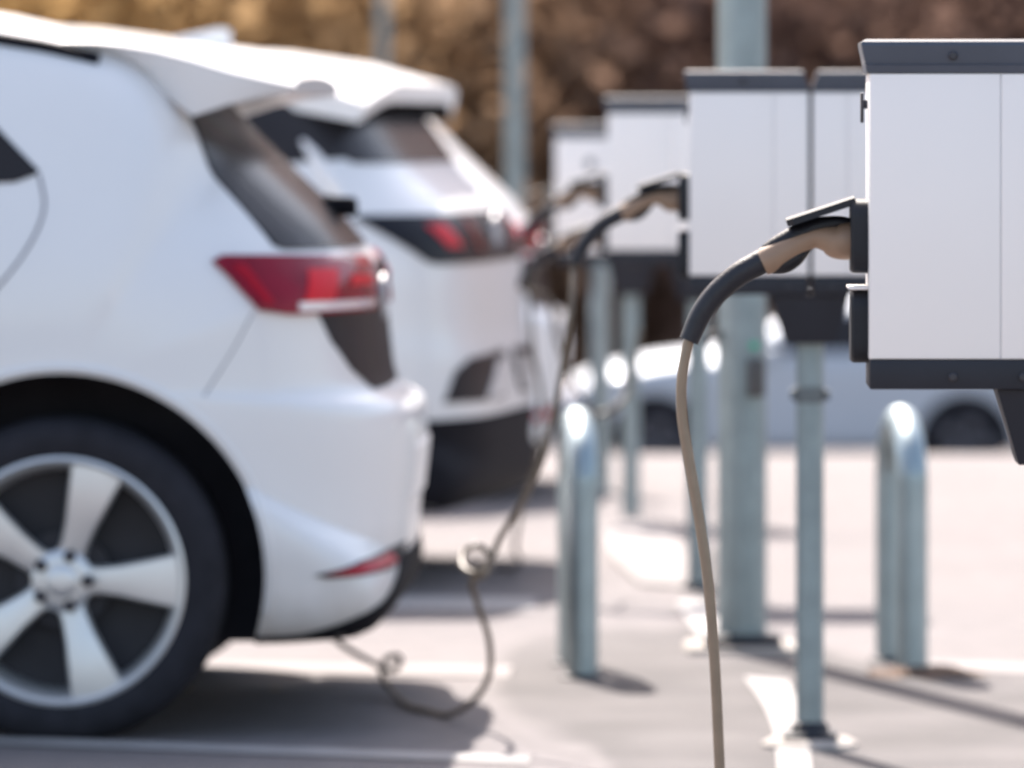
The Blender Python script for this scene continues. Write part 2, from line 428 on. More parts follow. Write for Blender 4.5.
# wheel built about its own centre, outer face towards -Y
WR = .335
def wheel_meshes():
    parts = []
    bm = bmesh.new()   # tyre
    lathe(bm, [(.250, .012), (.256, -.002), (.275, -.010), (.305, -.008), (.322, .004), (.332, .022), (WR, .05), (WR, .17), (.33, .195), (.31, .215), (.268, .21)], n=96, axis='Y', closed=True)
    parts.append(('tyre', bm, 'rubber'))
    bm = bmesh.new()   # rim: lip + barrel
    lathe(bm, [(.252, .010), (.255, -.003), (.248, -.006), (.241, .000), (.230, .02), (.225, .06), (.222, .2), (.252, .2)], n=96, axis='Y', closed=True)
    for k in range(5):   # spokes
        a = R(72*k)
        u = Vector((math.cos(a), 0, math.sin(a))); t = Vector((-math.sin(a), 0, math.cos(a)))
        rings = []
        for r, hw, y in ((.030, .034, .030), (.075, .029, .022), (.12, .034, .014), (.16, .042, .007), (.205, .051, .004), (.243, .059, .006)):
            c = u*r
            rings.append([c - t*hw + Vector((0, y+.012, 0)), c - t*(hw-.006) + Vector((0, y, 0)), c + Vector((0, y-.004, 0)), c + t*(hw-.006) + Vector((0, y, 0)),
                          c + t*hw + Vector((0, y+.012, 0)), c + t*hw*.8 + Vector((0, y+.045, 0)), c - t*hw*.8 + Vector((0, y+.045, 0))])
        loft(bm, rings)
    lathe(bm, [(.062, .05), (.064, .022), (.055, .014), (.04, .012)], n=40, axis='Y')
    parts.append(('rim', bm, 'alloy'))
    bm = bmesh.new()
    lathe(bm, [(.034, .02), (.034, .006), (.028, .001), (.012, -.001)], n=32, axis='Y')
    parts.append(('hub_cap', bm, 'alloy'))
    for k in range(5):
        a = R(72*k + 10 if k in (0,) else 72*k)
        bm = bmesh.new()
        lathe(bm, [(.013, .03), (.013, .006), (.009, .003)], n=12, axis='Y', origin=(.053*math.cos(R(72*k)), 0, .053*math.sin(R(72*k))))
        parts.append(('lug_nut', bm, 'bolt'))
    bm = bmesh.new()   # brake disc and hub
    lathe(bm, [(.226, .10), (.226, .19), (.05, .19), (.05, .06), (.10, .06), (.10, .09)], n=48, axis='Y')
    return bm, parts
WM = {}
def wheel(parent, x, y, side, z=WR-.01, scale=1.0):
    if not WM:
        hub, parts = wheel_meshes()
        h = obj('wheel', hub, M['brake'], parent)
        WM['hub'] = h.data; WM['parts'] = []
        for n_, b_, m_ in parts:
            q = obj(n_, b_, M[m_], h); WM['parts'].append((n_, q.data))
    else:
        h = link('wheel', WM['hub'], None, parent)
        for n_, d_ in WM['parts']: link(n_, d_, None, h)
    h.location = (x, y, z); h.rotation_euler = (0, 0, 0 if side < 0 else math.pi)
    h.scale = (scale,)*3
    return h

def two_tone(o, test):
    for p in o.data.polygons:
        if test(p.center, p.normal): p.material_index = 1

# ---- white hatchback (near car) : rear axle at the origin, rear towards +X, near side -Y
def make_hatch(root):
    prof = [(.45, .178), (.60, .186), (.660, .245), (.676, .333), (.684, .45), (.697, .563), (.699, .645), (.682, .670), (.622, .686), (.606, .826), (.595, .945), (.582, .972), (.555, .99),
            (.51, 1.05), (.335, 1.215), (.26, 1.285), (.14, 1.385), (.0, 1.445), (-.26, 1.503), (-.7, 1.54), (-1.2, 1.548), (-1.6, 1.50), (-2.0, 1.31), (-2.4, 1.09), (-2.6, 1.01), (-3.0, .95), (-3.3, .84), (-3.43, .68), (-3.46, .5), (-3.42, .3), (-3.3, .19), (-2.9, .178)]
    def wf(x, z):
        b = .90 - .008*abs(z-.62)
        if z > .93: b -= .40*(z-.93)**1.25
        if z < .4: b -= .12*(.4-z)
        if x > .1: b -= .17*((x-.1)/.55)**2
        if x < -2.6: b -= .16*((-2.6-x)/.85)**2
        return b
    bm = body_bm(prof, wf, -3.0, .0, .72, n=8.0, step=.018, smooth=3, bulge=4.4)
    S = Skin(bm)
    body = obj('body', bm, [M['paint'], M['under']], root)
    cut_arches(body, [(0, .335), (-2.77, .335)], .9, rad=.412)
    two_tone(body, lambda c, nn: nn.z < -.85 and c.z < .30)
    # spoiler: crowned top with a fin at either end
    bm = bmesh.new(); rings = []
    for x, zt, zb in ((-.02, 1.415, 1.40), (.05, 1.414, 1.395), (.11, 1.408, 1.37), (.18, 1.396, 1.322), (.25, 1.378, 1.270), (.33, 1.354, 1.296), (.41, 1.336, 1.313), (.465, 1.324, 1.318)):
        yb, yt = .60 + .085*min(1, max(0, (x-.05)/.2)), .705
        zt += .008
        h = [(-yb, zb), (-(yb+yt)/2-.003, (zb+zt)/2), (-yt, zt), (-yt+.014, zt+.009), (-.60, zt+.014), (-.3, zt+.021), (0, zt+.024)]
        ring = h + [(-y, z) for y, z in h[:-1][::-1]] + [(yb-.03, zb), (.60, zt-.012), (-.60, zt-.012), (-yb+.03, zb)]
        rings.append([Vector((x + (.0 if x < .3 else (x-.3)*.04*(1-(y/.7)**2)), y, z)) for y, z in ring])
    loft(bm, rings)
    sp = obj('spoiler', bm, [M['paint'], M['dark']], root)
    # rear glass
    S.patch('rear_window', [(-.60, 1.31), (.60, 1.31), (.672, 1.003), (.655, .995), (-.655, .995), (-.672, 1.003)], 'rear', M['glass'], root, off=.006, th=.03)
    # black tailgate lower panel
    tg = S.patch('tailgate_panel', [(-.645, .955), (.645, .955), (.645, .86), (.60, .80), (.52, .74), (.40, .697), (-.40, .697), (-.52, .74), (-.60, .80), (-.645, .86)], 'rear', M['gloss'], root, off=.004, th=.03)
    bm = bmesh.new()
    lathe(bm, [(.05, 0), (.05, .008), (.04, .012)], n=32, axis='X', origin=(S.pt('rear', 0, .88).x, 0, .88)); obj('badge', bm, M['badge'], tg)
    # number plate low in the bumper
    S.patch('number_plate', [(-.26, .46), (.26, .46), (.26, .57), (-.26, .57)], 'rear', M['panel'], root, off=.006, th=.02)
    for s in (-1, 1):
        def P(poly): return [(s*u, v) for u, v in poly]
        tl = S.patch('taillight', P([(-.533, .975), (-.517, .987), (-.14, .975), (-.13, .965), (-.16, .862), (-.44, .862), (-.485, .872)]), 'cyl', M['red'], root, off=.014, th=.03)
        S.patch('brake_lamp', P([(-.395, .955), (-.33, .955), (-.36, .888), (-.42, .888)]), 'cyl', M['redb'], tl, off=.017, th=.006)
        S.patch('side_lens', P([(-.513, .966), (-.495, .968), (-.468, .885), (-.478, .885)]), 'cyl', M['red_mid'], tl, off=.017, th=.006)
        S.patch('tail_lamp', P([(-.30, .94), (-.18, .935), (-.20, .915), (-.305, .918)]), 'cyl', M['redb'], tl, off=.017, th=.006)
        S.patch('indicator', P([(-.43, .887), (-.18, .885), (-.185, .870), (-.43, .869)]), 'cyl', M['clear'], tl, off=.018, th=.006)
        rf = S.patch('bumper_reflector', P([(-.445, .330), (-.37, .354), (-.17, .370), (-.155, .364), (-.20, .342), (-.28, .327), (-.43, .322)]), 'cyl', M['gloss'], root, off=.004, th=.02)
        S.patch('reflector_lens', P([(-.435, .330), (-.37, .349), (-.26, .357), (-.25, .337), (-.40, .327)]), 'cyl', M['red_mid'], rf, off=.008, th=.006)
        mode = 'near' if s < 0 else 'far'
        S.patch('rear_side_window', [(-.058, 1.150), (-.05, 1.158), (-.30, 1.405), (-1.0, 1.425), (-1.0, 1.10), (-.10, 1.135)], mode, M['glass'], root, off=.003)
        S.patch('front_side_window', [(-1.06, 1.425), (-1.55, 1.40), (-2.15, 1.09), (-2.12, 1.06), (-1.06, 1.097)], mode, M['glass'], root, off=.003)
        for ax in (0, -2.77):
            S.line('arch_lip', [(ax+.424*math.cos(R(a)), .335+.424*math.sin(R(a))) for a in range(-12, 193, 6)], mode, M['paint'], root, r=.009, per=2)
        S.line('door_gap', [(-.05, 1.15), (-.038, 1.08), (-.07, 1.0), (-.14, .91), (-.26, .80), (-.42, .72), (-.52, .5), (-.56, .3)], mode, M['gap'], root, r=.003)
        S.line('bumper_gap', [(.385, .868), (.345, .79), (.29, .70)], mode, M['gap'], root, r=.0016)
        S.line('roof_trim', [(.06, 1.385), (-.1, 1.420), (-.4, 1.456), (-1.1, 1.475), (-1.5, 1.44)], mode, M['dark'], root, r=.016)
        S.patch('sill', [(-.42, .21), (-2.35, .21), (-2.35, .30), (-.42, .30)], mode, M['dark'], root, off=.006)
        S.patch('headlight', P([(-.88, .80), (-.55, .78), (-.58, .70), (-.88, .72)]), 'front', M['clear'], root, off=.004) if False else None
        wheel(root, 0, s*.885, s, z=WR-.012); wheel(root, -2.77, s*.885, s, z=WR-.012)
        bm = bmesh.new()
        box(bm, -2.14, -1.98, s*.86 if s > 0 else -1.02, 1.02 if s > 0 else -.86, 1.04, 1.16, .03)
        obj('door_mirror', bm, M['paint'], root)
        bm = bmesh.new()
        q = S.pt(mode, -.55, .93, 0)
        box(bm, -.65, -.45, q.y-.02, q.y+.02, .925, .955, .008); obj('door_handle', bm, M['paint'], root)
    S.patch('diffuser', [(-.46, .185), (.46, .185), (.44, .205), (.21, .347), (-.21, .347), (-.44, .205)], 'cyl', M['dark'], root, off=.006, th=.03)
    S.patch('windscreen', [(-.60, 1.46), (.60, 1.46), (.74, 1.10), (-.74, 1.10)], 'front', M['glass'], root, off=.004)
    for s in (-1, 1):
        S.patch('headlight', [(s*.42, .80), (s*.70, .83), (s*.74, .76), (s*.45, .73)], 'front', M['clear'], root, off=.004)
    # rear wiper with its pivot
    p0 = S.pt('rear', 0, 1.075, .004)
    bm = bmesh.new()
    lathe(bm, [(.022, -.01), (.022, .055), (.014, .065)], n=20, axis='X', origin=p0)
    wp = obj('rear_wiper', bm, M['dark'], root)
    bm = bmesh.new()
    tube(bm, [p0+Vector((.045, 0, 0)), S.pt('rear', .18, 1.08, .025), S.pt('rear', .40, 1.09, .015)], .008, n=8)
    obj('wiper_arm', bm, M['dark'], wp)

def car_place(xw, dw, yaw):
    th = R(yaw)
    return (xw + .885*math.sin(th), dw + .885*math.cos(th), 0), -th

loc, rz = car_place(-.918, 13.03, 2.0)
hatch = thing('hatchback', loc, rz, 'nearest white hatchback with silver five-spoke wheel and red taillight', 'car', 'white electric cars parked in the bays')
make_hatch(hatch)
loc, rz = car_place(-.535, 21.2, 2.0); loc = (loc[0], loc[1], -.06)
third = dup(hatch, loc, rz, 'farthest white hatchback mostly hidden behind the second white car', 'white electric cars parked in the bays')

for c in kids(third):      # this one has a plain sloping tailgate: no roof spoiler, no wide window
    if c.name.split('.')[0] in ('spoiler', 'rear_window', 'rear_wiper'):
        for g in kids(c): bpy.data.objects.remove(g)
        bpy.data.objects.remove(c)

# ---- white crossover (second car)
def make_suv(root):
    prof = [(.5, .21), (.70, .205), (.755, .27), (.772, .46), (.768, .60), (.748, .68), (.738, .86), (.712, .97), (.66, 1.04), (.585, 1.10), (.545, 1.14), (.43, 1.31), (.36, 1.38), (.05, 1.455), (-.5, 1.53), (-1.1, 1.56), (-1.6, 1.52),
            (-2.3, 1.14), (-2.6, 1.05), (-3.1, .98), (-3.4, .86), (-3.54, .65), (-3.55, .4), (-3.4, .22), (-2.9, .21)]
    def wf(x, z):
        b = .915 - .01*abs(z-.65)
        if z > .98: b -= .42*(z-.98)**1.2
        if x > .1: b -= .15*((x-.1)/.65)**2
        if x < -2.6: b -= .16*((-2.6-x)/.9)**2
        return b
    bm = body_bm(prof, wf, -3.0, .1, .76, n=5.0, step=.022, smooth=3, bulge=.5)
    S = Skin(bm, ax=-.2)
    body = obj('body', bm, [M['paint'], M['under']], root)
    cut_arches(body, [(0, .35), (-2.77, .35)], .915, rad=.42)
    two_tone(body, lambda c, nn: nn.z < -.85 and c.z < .30)
    bm = bmesh.new(); rings = []
    for k in range(-16, 17):
        y = k/16*.69; a = max(0, (abs(y)-.40)/.29)**2
        r0 = Vector((.06, y, 1.462 - .05*a)); tip = Vector((.53 - .04*a, y, 1.365 - .055*a))
        mid = r0.lerp(tip, .5) + Vector((0, 0, .016)); dn = Vector((-.02, 0, -.05))
        rings.append([r0, mid, tip, tip+dn, tip.lerp(r0, .5)+dn*1.2, r0+dn*1.3])
    loft(bm, rings); sp = obj('spoiler', bm, [M['paint'], M['dark']], root); two_tone(sp, lambda c, nn: nn.z < -.55)
    S.patch('rear_window', [(-.62, 1.345), (.62, 1.345), (.70, 1.165), (.68, 1.15), (-.68, 1.15), (-.70, 1.165)], 'rear', M['glass'], root, off=.006, th=.03)
    for s in (-1, 1):
        S.patch('pillar_trim', [(s*.36, 1.335), (s*.70, 1.385), (s*.76, 1.165), (s*.38, 1.165)], 'cyl', M['glass'], root, off=.003, th=.02)
    for s in (-1, 1):
        bm = bmesh.new()
        tube(bm, [S.pt('cyl', s*u, v, .0) for u, v in ((.55, 1.21), (.535, 1.16), (.52, 1.10), (.50, 1.04))], [.008, .02, .026, .02], n=14)
        obj('rear_pillar', bm, M['paint'], root)
    lb = S.patch('light_bar', [(-.50, 1.005), (-.485, 1.012), (.485, 1.012), (.50, 1.005), (.38, .885), (.36, .878), (-.36, .878), (-.38, .885)], 'cyl', M['gloss'], root, off=.008, th=.03)
    for s in (-1, 1):
        def P(poly): return [(s*u, v) for u, v in poly]
        S.patch('taillight', P([(-.372, .985), (-.312, .985), (-.272, .922), (-.325, .922)]), 'cyl', M['redb'], lb, off=.013, th=.01)
        S.patch('tail_strip', P([(-.235, .995), (-.18, .995), (-.13, .91), (-.19, .905)]), 'cyl', M['red_dark'], lb, off=.013, th=.01)
        mode = 'near' if s < 0 else 'far'
        S.patch('side_window', [(.47, 1.165), (.36, 1.355), (.05, 1.43), (-1.0, 1.46), (-1.5, 1.43), (-2.25, 1.10), (-2.2, 1.08), (.3, 1.15)], mode, M['glass'], root, off=.004)
        S.patch('bumper_vent', P([(-.36, .505), (-.33, .59), (-.28, .622), (-.06, .634), (-.03, .60), (-.09, .50)]), 'cyl', M['gloss'], root, off=.006, th=.02)
        S.patch('vent_trim', P([(-.22, .505), (-.13, .605), (-.06, .61), (-.11, .512)]), 'cyl', M['paint'], root, off=.012, th=.02)
        wheel(root, 0, s*.90, s, scale=1.03, z=.345); wheel(root, -2.77, s*.90, s, scale=1.03, z=.345)
        bm = bmesh.new(); box(bm, -2.14, -1.98, .88 if s > 0 else -1.04, 1.04 if s > 0 else -.88, 1.08, 1.20, .03); obj('door_mirror', bm, M['paint'], root)
        S.line('door_gap', [(-.05, 1.12), (-.1, .95), (-.30, .78), (-.46, .70), (-.55, .5)], mode, M['gap'], root, r=.003)
        S.patch('headlight', [(s*.42, .85), (s*.72, .88), (s*.76, .80), (s*.45, .77)], 'front', M['clear'], root, off=.004)
    S.patch('lower_bumper', P([(-.56, .215), (-.56, .42), (-.50, .46), (.50, .46), (.56, .42), (.56, .215)]), 'cyl', M['dark'], root, off=.006, th=.02)
    S.patch('windscreen', [(-.62, 1.49), (.62, 1.49), (.76, 1.15), (-.76, 1.15)], 'front', M['glass'], root, off=.004)
    x0 = S.pt('rear', 0, .95, .008).x
    bm = bmesh.new()
    lathe(bm, [(.06, 0), (.06, .010), (.05, .012), (.044, .006)], n=32, axis='X', origin=(x0, 0, .95)); obj('badge', bm, M['badge'], root)
    # roof aerial
    bm = bmesh.new()
    loft(bm, [[Vector((x + dx, y*wd, z + 1.465 - .12*(x+.02))) for dx, y, z in ((0, -1, -.03), (0, -.6, h), (0, .6, h), (0, 1, -.03))] for x, wd, h in ((-.20, .012, .01), (-.12, .026, .035), (-.06, .026, .055), (-.03, .014, .052))])
    obj('roof_aerial', bm, M['paint'], root)
loc, rz = car_place(-.908, 17.1, 9.5)
suv = thing('crossover_car', loc, rz, 'second white car with dark full-width light bar and black lower bumper', 'car', 'white electric cars parked in the bays')
make_suv(suv)

# ---- silver estate far behind, in the lower lot, facing left
def make_far(root):
    prof = [(.3, .24), (.75, .26), (.82, .5), (.80, .85), (.72, 1.02), (.45, 1.35), (.25, 1.43), (-.6, 1.48), (-1.2, 1.44), (-1.75, 1.15), (-1.95, 1.05), (-2.5, .98), (-3.0, .86), (-3.28, .70), (-3.34, .5), (-3.25, .25), (-2.8, .24)]
    def wf(x, z):
        b = .86
        if z > .95: b -= .42*(z-.95)**1.2
        if x > .1: b -= .12*((x-.1)/.7)**2
        if x < -2.4: b -= .15*((-2.4-x)/.95)**2
        return b
    bm = body_bm(prof, wf, -2.8, .2, .72, n=5, step=.04, smooth=3)
    S = Skin(bm, ax=-.1)
    body = obj('body', bm, [M['silver'], M['under']], root)
    cut_arches(body, [(0, .33), (-2.48, .33)], .86, rad=.385)
    for s in (-1, 1):
        mode = 'near' if s < 0 else 'far'
        S.patch('rear_side_window', [(.38, 1.10), (.22, 1.33), (-.55, 1.38), (-.55, 1.05), (.3, 1.06)], mode, M['glass'], root, off=.004, res=.06)
        S.patch('front_side_window', [(-.62, 1.38), (-1.15, 1.35), (-1.62, 1.08), (-1.6, 1.04), (-.62, 1.05)], mode, M['glass'], root, off=.004, res=.06)
        wheel(root, 0, s*.85, s, scale=.94, z=.31); wheel(root, -2.48, s*.85, s, scale=.94, z=.31)
        S.patch('headlight', [(s*.40, .78), (s*.70, .80), (s*.72, .70), (s*.42, .68)], 'front', M['clear'], root, off=.004)
        S.patch('taillight', [(s*.5, .85), (s*.74, .88), (s*.74, 1.0), (s*.52, .98)], 'rear', M['red'], root, off=.004)
        bm = bmesh.new(); box(bm, -1.62, -1.48, .84 if s > 0 else -.98, .98 if s > 0 else -.84, 1.0, 1.11, .03); obj('door_mirror', bm, M['silver'], root)
    S.patch('windscreen', [(-.55, 1.40), (.55, 1.40), (.70, 1.10), (-.70, 1.10)], 'front', M['glass'], root, off=.004)
farcar = thing('estate_car', (3.62, 51.9, -1.6), R(0), 'silver blue car parked side-on in the lower lot behind the chargers', 'car')
make_far(farcar)
for c in kids(farcar):
    if c.name.startswith('wheel'):
        for g in kids(c):
            if g.name.startswith(('rim', 'hub_cap')):
                g.material_slots[0].link = 'OBJECT'; g.material_slots[0].material = M['alloy_dark']

# ------------------------------------------------------------------ charging stations
ZT, ZC, ZP, ZB = 1.358, 1.318, .951, .913
HWID = .242
def make_station(root):
    bm = bmesh.new(); lathe(bm, [(.028, .008), (.028, .84)], n=32); obj('post', bm, M['galv'], root)
    bm = bmesh.new(); box(bm, -.055, .055, -.055, .055, .022, .034, .004)
    lathe(bm, [(.040, .034), (.036, .05), (.029, .055)], n=32); obj('base_plate', bm, M['anth'], root)
    bm = bmesh.new(); lathe(bm, [(.10, -.05), (.096, .012), (.078, .022)], n=32)
    obj('footing', bm, M['conc'], root)
    bm = bmesh.new()
    loft(bm, [[Vector((sx*hw, sy, z)) for sx, sy in ((-1, -hd), (1, -hd), (1, hd), (-1, hd))] for z, hw, hd in ((.815, .049, .05), (.823, .052, .053), (.912, .078, .07))])
    obj('bracket', bm, M['anth'], root)
    bm = bmesh.new(); box(bm, -.0036, .0036, -.070, .070, ZP, ZC+.006); obj('joint_strip', bm, M['anth'], root)
    for s in (-1, 1):
        x0, x1 = (-HWID, -.004) if s < 0 else (.004, HWID)
        out = x0 if s < 0 else x1
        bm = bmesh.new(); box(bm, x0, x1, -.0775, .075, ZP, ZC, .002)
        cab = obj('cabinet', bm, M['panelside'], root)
        bm = bmesh.new()       # front: two flat panels with a fine joint between
        dx = .168
        a0, a1 = (x0+.001, x0+dx-.0009) if s < 0 else (x0+.001, x1-dx-.0009)
        b0, b1 = a1+.0018, x1-.001
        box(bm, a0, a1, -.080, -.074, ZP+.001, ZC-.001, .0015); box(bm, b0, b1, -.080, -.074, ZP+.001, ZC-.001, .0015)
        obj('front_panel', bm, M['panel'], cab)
        bm = bmesh.new(); g = .010
        e0, e1 = (x0-g, x1-.009) if s < 0 else (x0+.009, x1+g)
        i0, i1 = (x0-.003, x1) if s < 0 else (x0, x1+.003)
        loft(bm, [[Vector((xx, yy, z)) for xx, yy in ((p0, -q), (p1, -q), (p1, q), (p0, q))] for z, p0, p1, q in
                  ((ZC, i0, i1, .081), (ZC+.010, i0-.002*(s < 0), i1+.002*(s > 0), .083), (ZC+.011, i0-.002*(s < 0), i1+.002*(s > 0), .079), (ZT-.005, e0, e1, .082), (ZT, e0, e1, .080), (ZT+.003, e0+.006, e1-.006, .074))])
        obj('cap', bm, M['cap'], cab, angle=20)
        bm = bmesh.new(); box(bm, x0, x1, -.082, .078, ZB, ZP, .003); obj('base_bar', bm, M['anth'], cab)
        for bx, bz, by in ((.107, ZC+.022, -.0815), (.107, ZB+.016, -.083), (.197, ZB+.016, -.083)):
            bm = bmesh.new(); xx = x0+bx if s < 0 else x1-bx
            lathe(bm, [(.006, by+.004), (.006, by-.002), (.004, by-.004)], n=14, axis='Y', origin=(xx, 0, bz)); obj('bolt', bm, M['bolt'], cab)
        for zc, hr, on in ((1.108, .048, s < 0), (.992, .047, False)):
            bm = bmesh.new()
            # housing is a rounded square boss with its face outwards
            n = 40; rings = []
            for xo, k in ((0, 1.0), (.019, 1.0), (.0225, .94)):
                ring = []
                for j in range(n):
                    a = 2*math.pi*j/n; c, t = math.cos(a), math.sin(a)
                    q = (abs(c)**5 + abs(t)**5)**(-1/5)
                    ring.append(Vector((out + s*xo, c*q*hr*k, zc + t*q*hr*k)))
                rings.append(ring)
            loft(bm, rings); obj('socket', bm, M['sock'], cab)
            if on:
                bm = bmesh.new()
                p, q2 = Vector((out+s*.016, 0, zc+.046)), Vector((out+s*.104, 0, zc+.017))
                t = (q2-p).normalized(); nrm = Vector((-t.z, 0, t.x)); nrm = nrm if nrm.z > 0 else -nrm
                loft(bm, [[p0 + Vector((0, yy, 0)) + nrm*hh for yy, hh in ((-wd, -.005), (wd, -.005), (wd, .004), (0, .0065), (-wd, .004))] for p0, wd in ((p, .036), (p.lerp(q2, .5), .042), (q2.lerp(p, .08), .042), (q2, .034))])
                obj('socket_lid', bm, M['sock'], cab)
            else:
                bm = bmesh.new()
                box(bm, min(out, out+s*.026), max(out, out+s*.026), -.05, .05, zc+.0475, zc+.052, .002); obj('sunlit_socket_top', bm, M['panel'], cab)  # white plate: sunlit top of the black socket, put into colour
        bm = bmesh.new()
        box(bm, min(out, out+s*.005), max(out, out+s*.005), -.012, .012, 1.272, 1.284, .002)
        box(bm, min(out+s*.005, out+s*.009), max(out+s*.005, out+s*.009), -.014, .014, 1.254, 1.293, .0015)
        obj('latch', bm, M['bolt'], cab)
SP = [(.701, 8.26, 0.0), (.598, 12.85, 0.0), (.499, 17.2, -.033), (.381, 20.5, -.105)]
SL = ['nearest white charger with a tan plug in its side socket', 'second white charger in the row, on the post left of the near charger',
      'third white charger in the row, in front of the farthest one', 'farthest and leftmost white charger at the end of the row']
GS = 'twin wall-box chargers in a row'
st = [thing('charging_station', (SP[0][0], SP[0][1], 0), R(-1.5), SL[0], 'charger', GS)]
make_station(st[0])
for i in (1, 2, 3):
    st.append(dup(st[0], (SP[i][0], SP[i][1], SP[i][2]), R((-1.5, -1.5, -1.0, -1.0)[i]), SL[i], GS))
# round emblem on the farthest one
cabs = [c for c in kids(st[3]) if c.name.startswith('cabinet')]
bm = bmesh.new(); lathe(bm, [(.016, -.0815), (.016, -.0805)], n=24, axis='Y', origin=(-.13, 0, 1.235)); obj('emblem', bm, M['cap'], [c for c in cabs if min(v.co.x for v in c.data.vertices) < -.1][0])

# ------------------------------------------------------------------ plugs and cables
# plug modelled in the XZ plane about the socket face; x towards the left is negative
def pl(px, py): return ((px-851)/775, 0, (235-py)/775)
PLUG = {}
def plug_parts(root):
    if PLUG:
        for n_, d_ in PLUG['p']: link(n_, d_, None, root)
        return
    PLUG['p'] = []
    def add(n_, bm, m_): PLUG['p'].append((n_, obj(n_, bm, M[m_], root).data))
    bm = bmesh.new()
    T = [(856, 239, 19), (846, 240, 19), (836, 240, 17.5), (826, 237, 13.5), (814, 236, 11.5), (800, 241, 12.5), (784, 250, 14), (770, 258, 14.5), (762, 262, 13.5)]
    tube(bm, [pl(a, b) for a, b, r in T], [r/775 for a, b, r in T], n=24)
    add('plug_body', bm, 'tan')
    bm = bmesh.new()
    T = [(854, 223, 5), (840, 222, 7), (820, 225, 9), (802, 232, 10.5), (784, 241, 10), (768, 249, 7.5), (763, 252, 5)]
    tube(bm, [pl(a, b) for a, b, r in T], [r/775 for a, b, r in T], n=20)
    add('release_button', bm, 'grip')
    bm = bmesh.new()
    T = [(814, 244, 2), (806, 248, 6), (794, 257, 9.5), (782, 264, 9.5), (771, 270, 4)]
    tube(bm, [pl(a, b) for a, b, r in T], [r/775 for a, b, r in T], n=20)
    add('grip', bm, 'grip')
    bm = bmesh.new()
    T = [(768, 257, 12.5), (756, 264, 12.5), (738, 274, 12), (718, 291, 11.5), (702, 312, 11), (689, 340, 10)]
    tube(bm, [pl(a, b) for a, b, r in T], [r/775 for a, b, r in T], n=24)
    add('sleeve', bm, 'sleeve')

def pw(px, py, d): return Vector(((px-XC)*d/F, d, HC-(py-YH)*d/F))
GC = 'charging cables plugged into the row of chargers'
def cable(sx, sy, d, zc, cord, label, r=.0071, rz=0):
    root = thing('charging_cable', (sx, sy, zc), rz, label, 'cable', GC)
    plug_parts(root)
    bm = bmesh.new()
    o = Vector((sx, sy, zc)); inv = Matrix.Rotation(-rz, 3, 'Z')
    start = [Vector(pl(690, 337)), Vector(pl(687.5, 346))]
    tube(bm, start + [inv @ (p-o) for p in cord], r, n=14, per=8)
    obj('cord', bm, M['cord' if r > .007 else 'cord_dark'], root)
    return root
def sock(i, z): # world position of the left-side socket face of station i
    x, y, dz = SP[i]; a = st[i].rotation_euler[2]
    lx = -HWID-.0215
    return (x + lx*math.cos(a), y + lx*math.sin(a), z+dz)
s1 = sock(0, 1.108); d1 = s1[1]
cable(*s1[:2], d1, s1[2], [pw(x, y, d1-k) for x, y, k in ((682, 380, 0), (682, 415, 0), (688, 455, 0), (700, 525, .0), (709, 590, 0), (714.5, 660, 0), (718, 730, 0), (720, 800, 0), (716, 900, .02), (690, 1000, .05))] +
      [Vector((.12, 8.0, .03)), Vector((-.05, 7.9, .011)), Vector((-.4, 7.8, .011)), Vector((-1.2, 7.9, .011))], 'tan cable hanging from the nearest charger in sharp focus')
s2 = sock(1, 1.108); d2 = s2[1]
cable(*s2[:2], d2, s2[2], [pw(*p) for p in ((571, 310, 12.8), (563, 365, 12.8), (553, 420, 12.8), (540, 465, 12.8), (520, 505, 12.85), (500, 538, 12.9), (490, 560, 12.9), (476, 573, 12.9), (463, 567, 12.95), (464, 552, 13.0), (478, 546, 13.0), (490, 556, 13.0),
      (486, 573, 12.95), (472, 582, 12.95), (478, 605, 13.0), (489, 640, 13.05), (489, 675, 13.15), (474, 700, 13.3), (450, 715, 13.45)) ] +
      [Vector((*ground_at(430, 716), .010)), Vector((*ground_at(408, 710), .010)), Vector((*ground_at(390, 698), .02))] +
      [pw(*p) for p in ((382, 675, 13.95), (386, 660, 14.0), (398, 656, 14.0), (400, 664, 14.05), (390, 670, 14.05), (375, 664, 14.1), (350, 650, 14.1), (325, 632, 14.1), (300, 618, 14.1))],
      'tan cable looping to the ground between the second charger and the nearest car', r=.0066)
s3 = sock(2, 1.108)
cable(*s3[:2], 17.2, s3[2], [pw(*p) for p in ((536, 250, 17.2), (531, 300, 17.2), (533, 350, 17.2), (541, 400, 17.2), (538, 460, 17.2), (522, 505, 17.3), (515, 545, 17.6))] +
      [Vector((.0, 18.0, .011)), Vector((-.25, 18.2, .011))], 'upper of two cables on the third charger, hanging beside the second white car', r=.0066)
s3b = sock(2, .992)
cable(*s3b[:2], 17.2, s3b[2], [pw(*p) for p in ((549, 300, 17.2), (560, 350, 17.2), (590, 410, 17.25), (618, 405, 17.25), (632, 380, 17.3), (640, 330, 17.3))],
      'lower of two cables on the third charger, sagging behind the hoop', r=.0066)

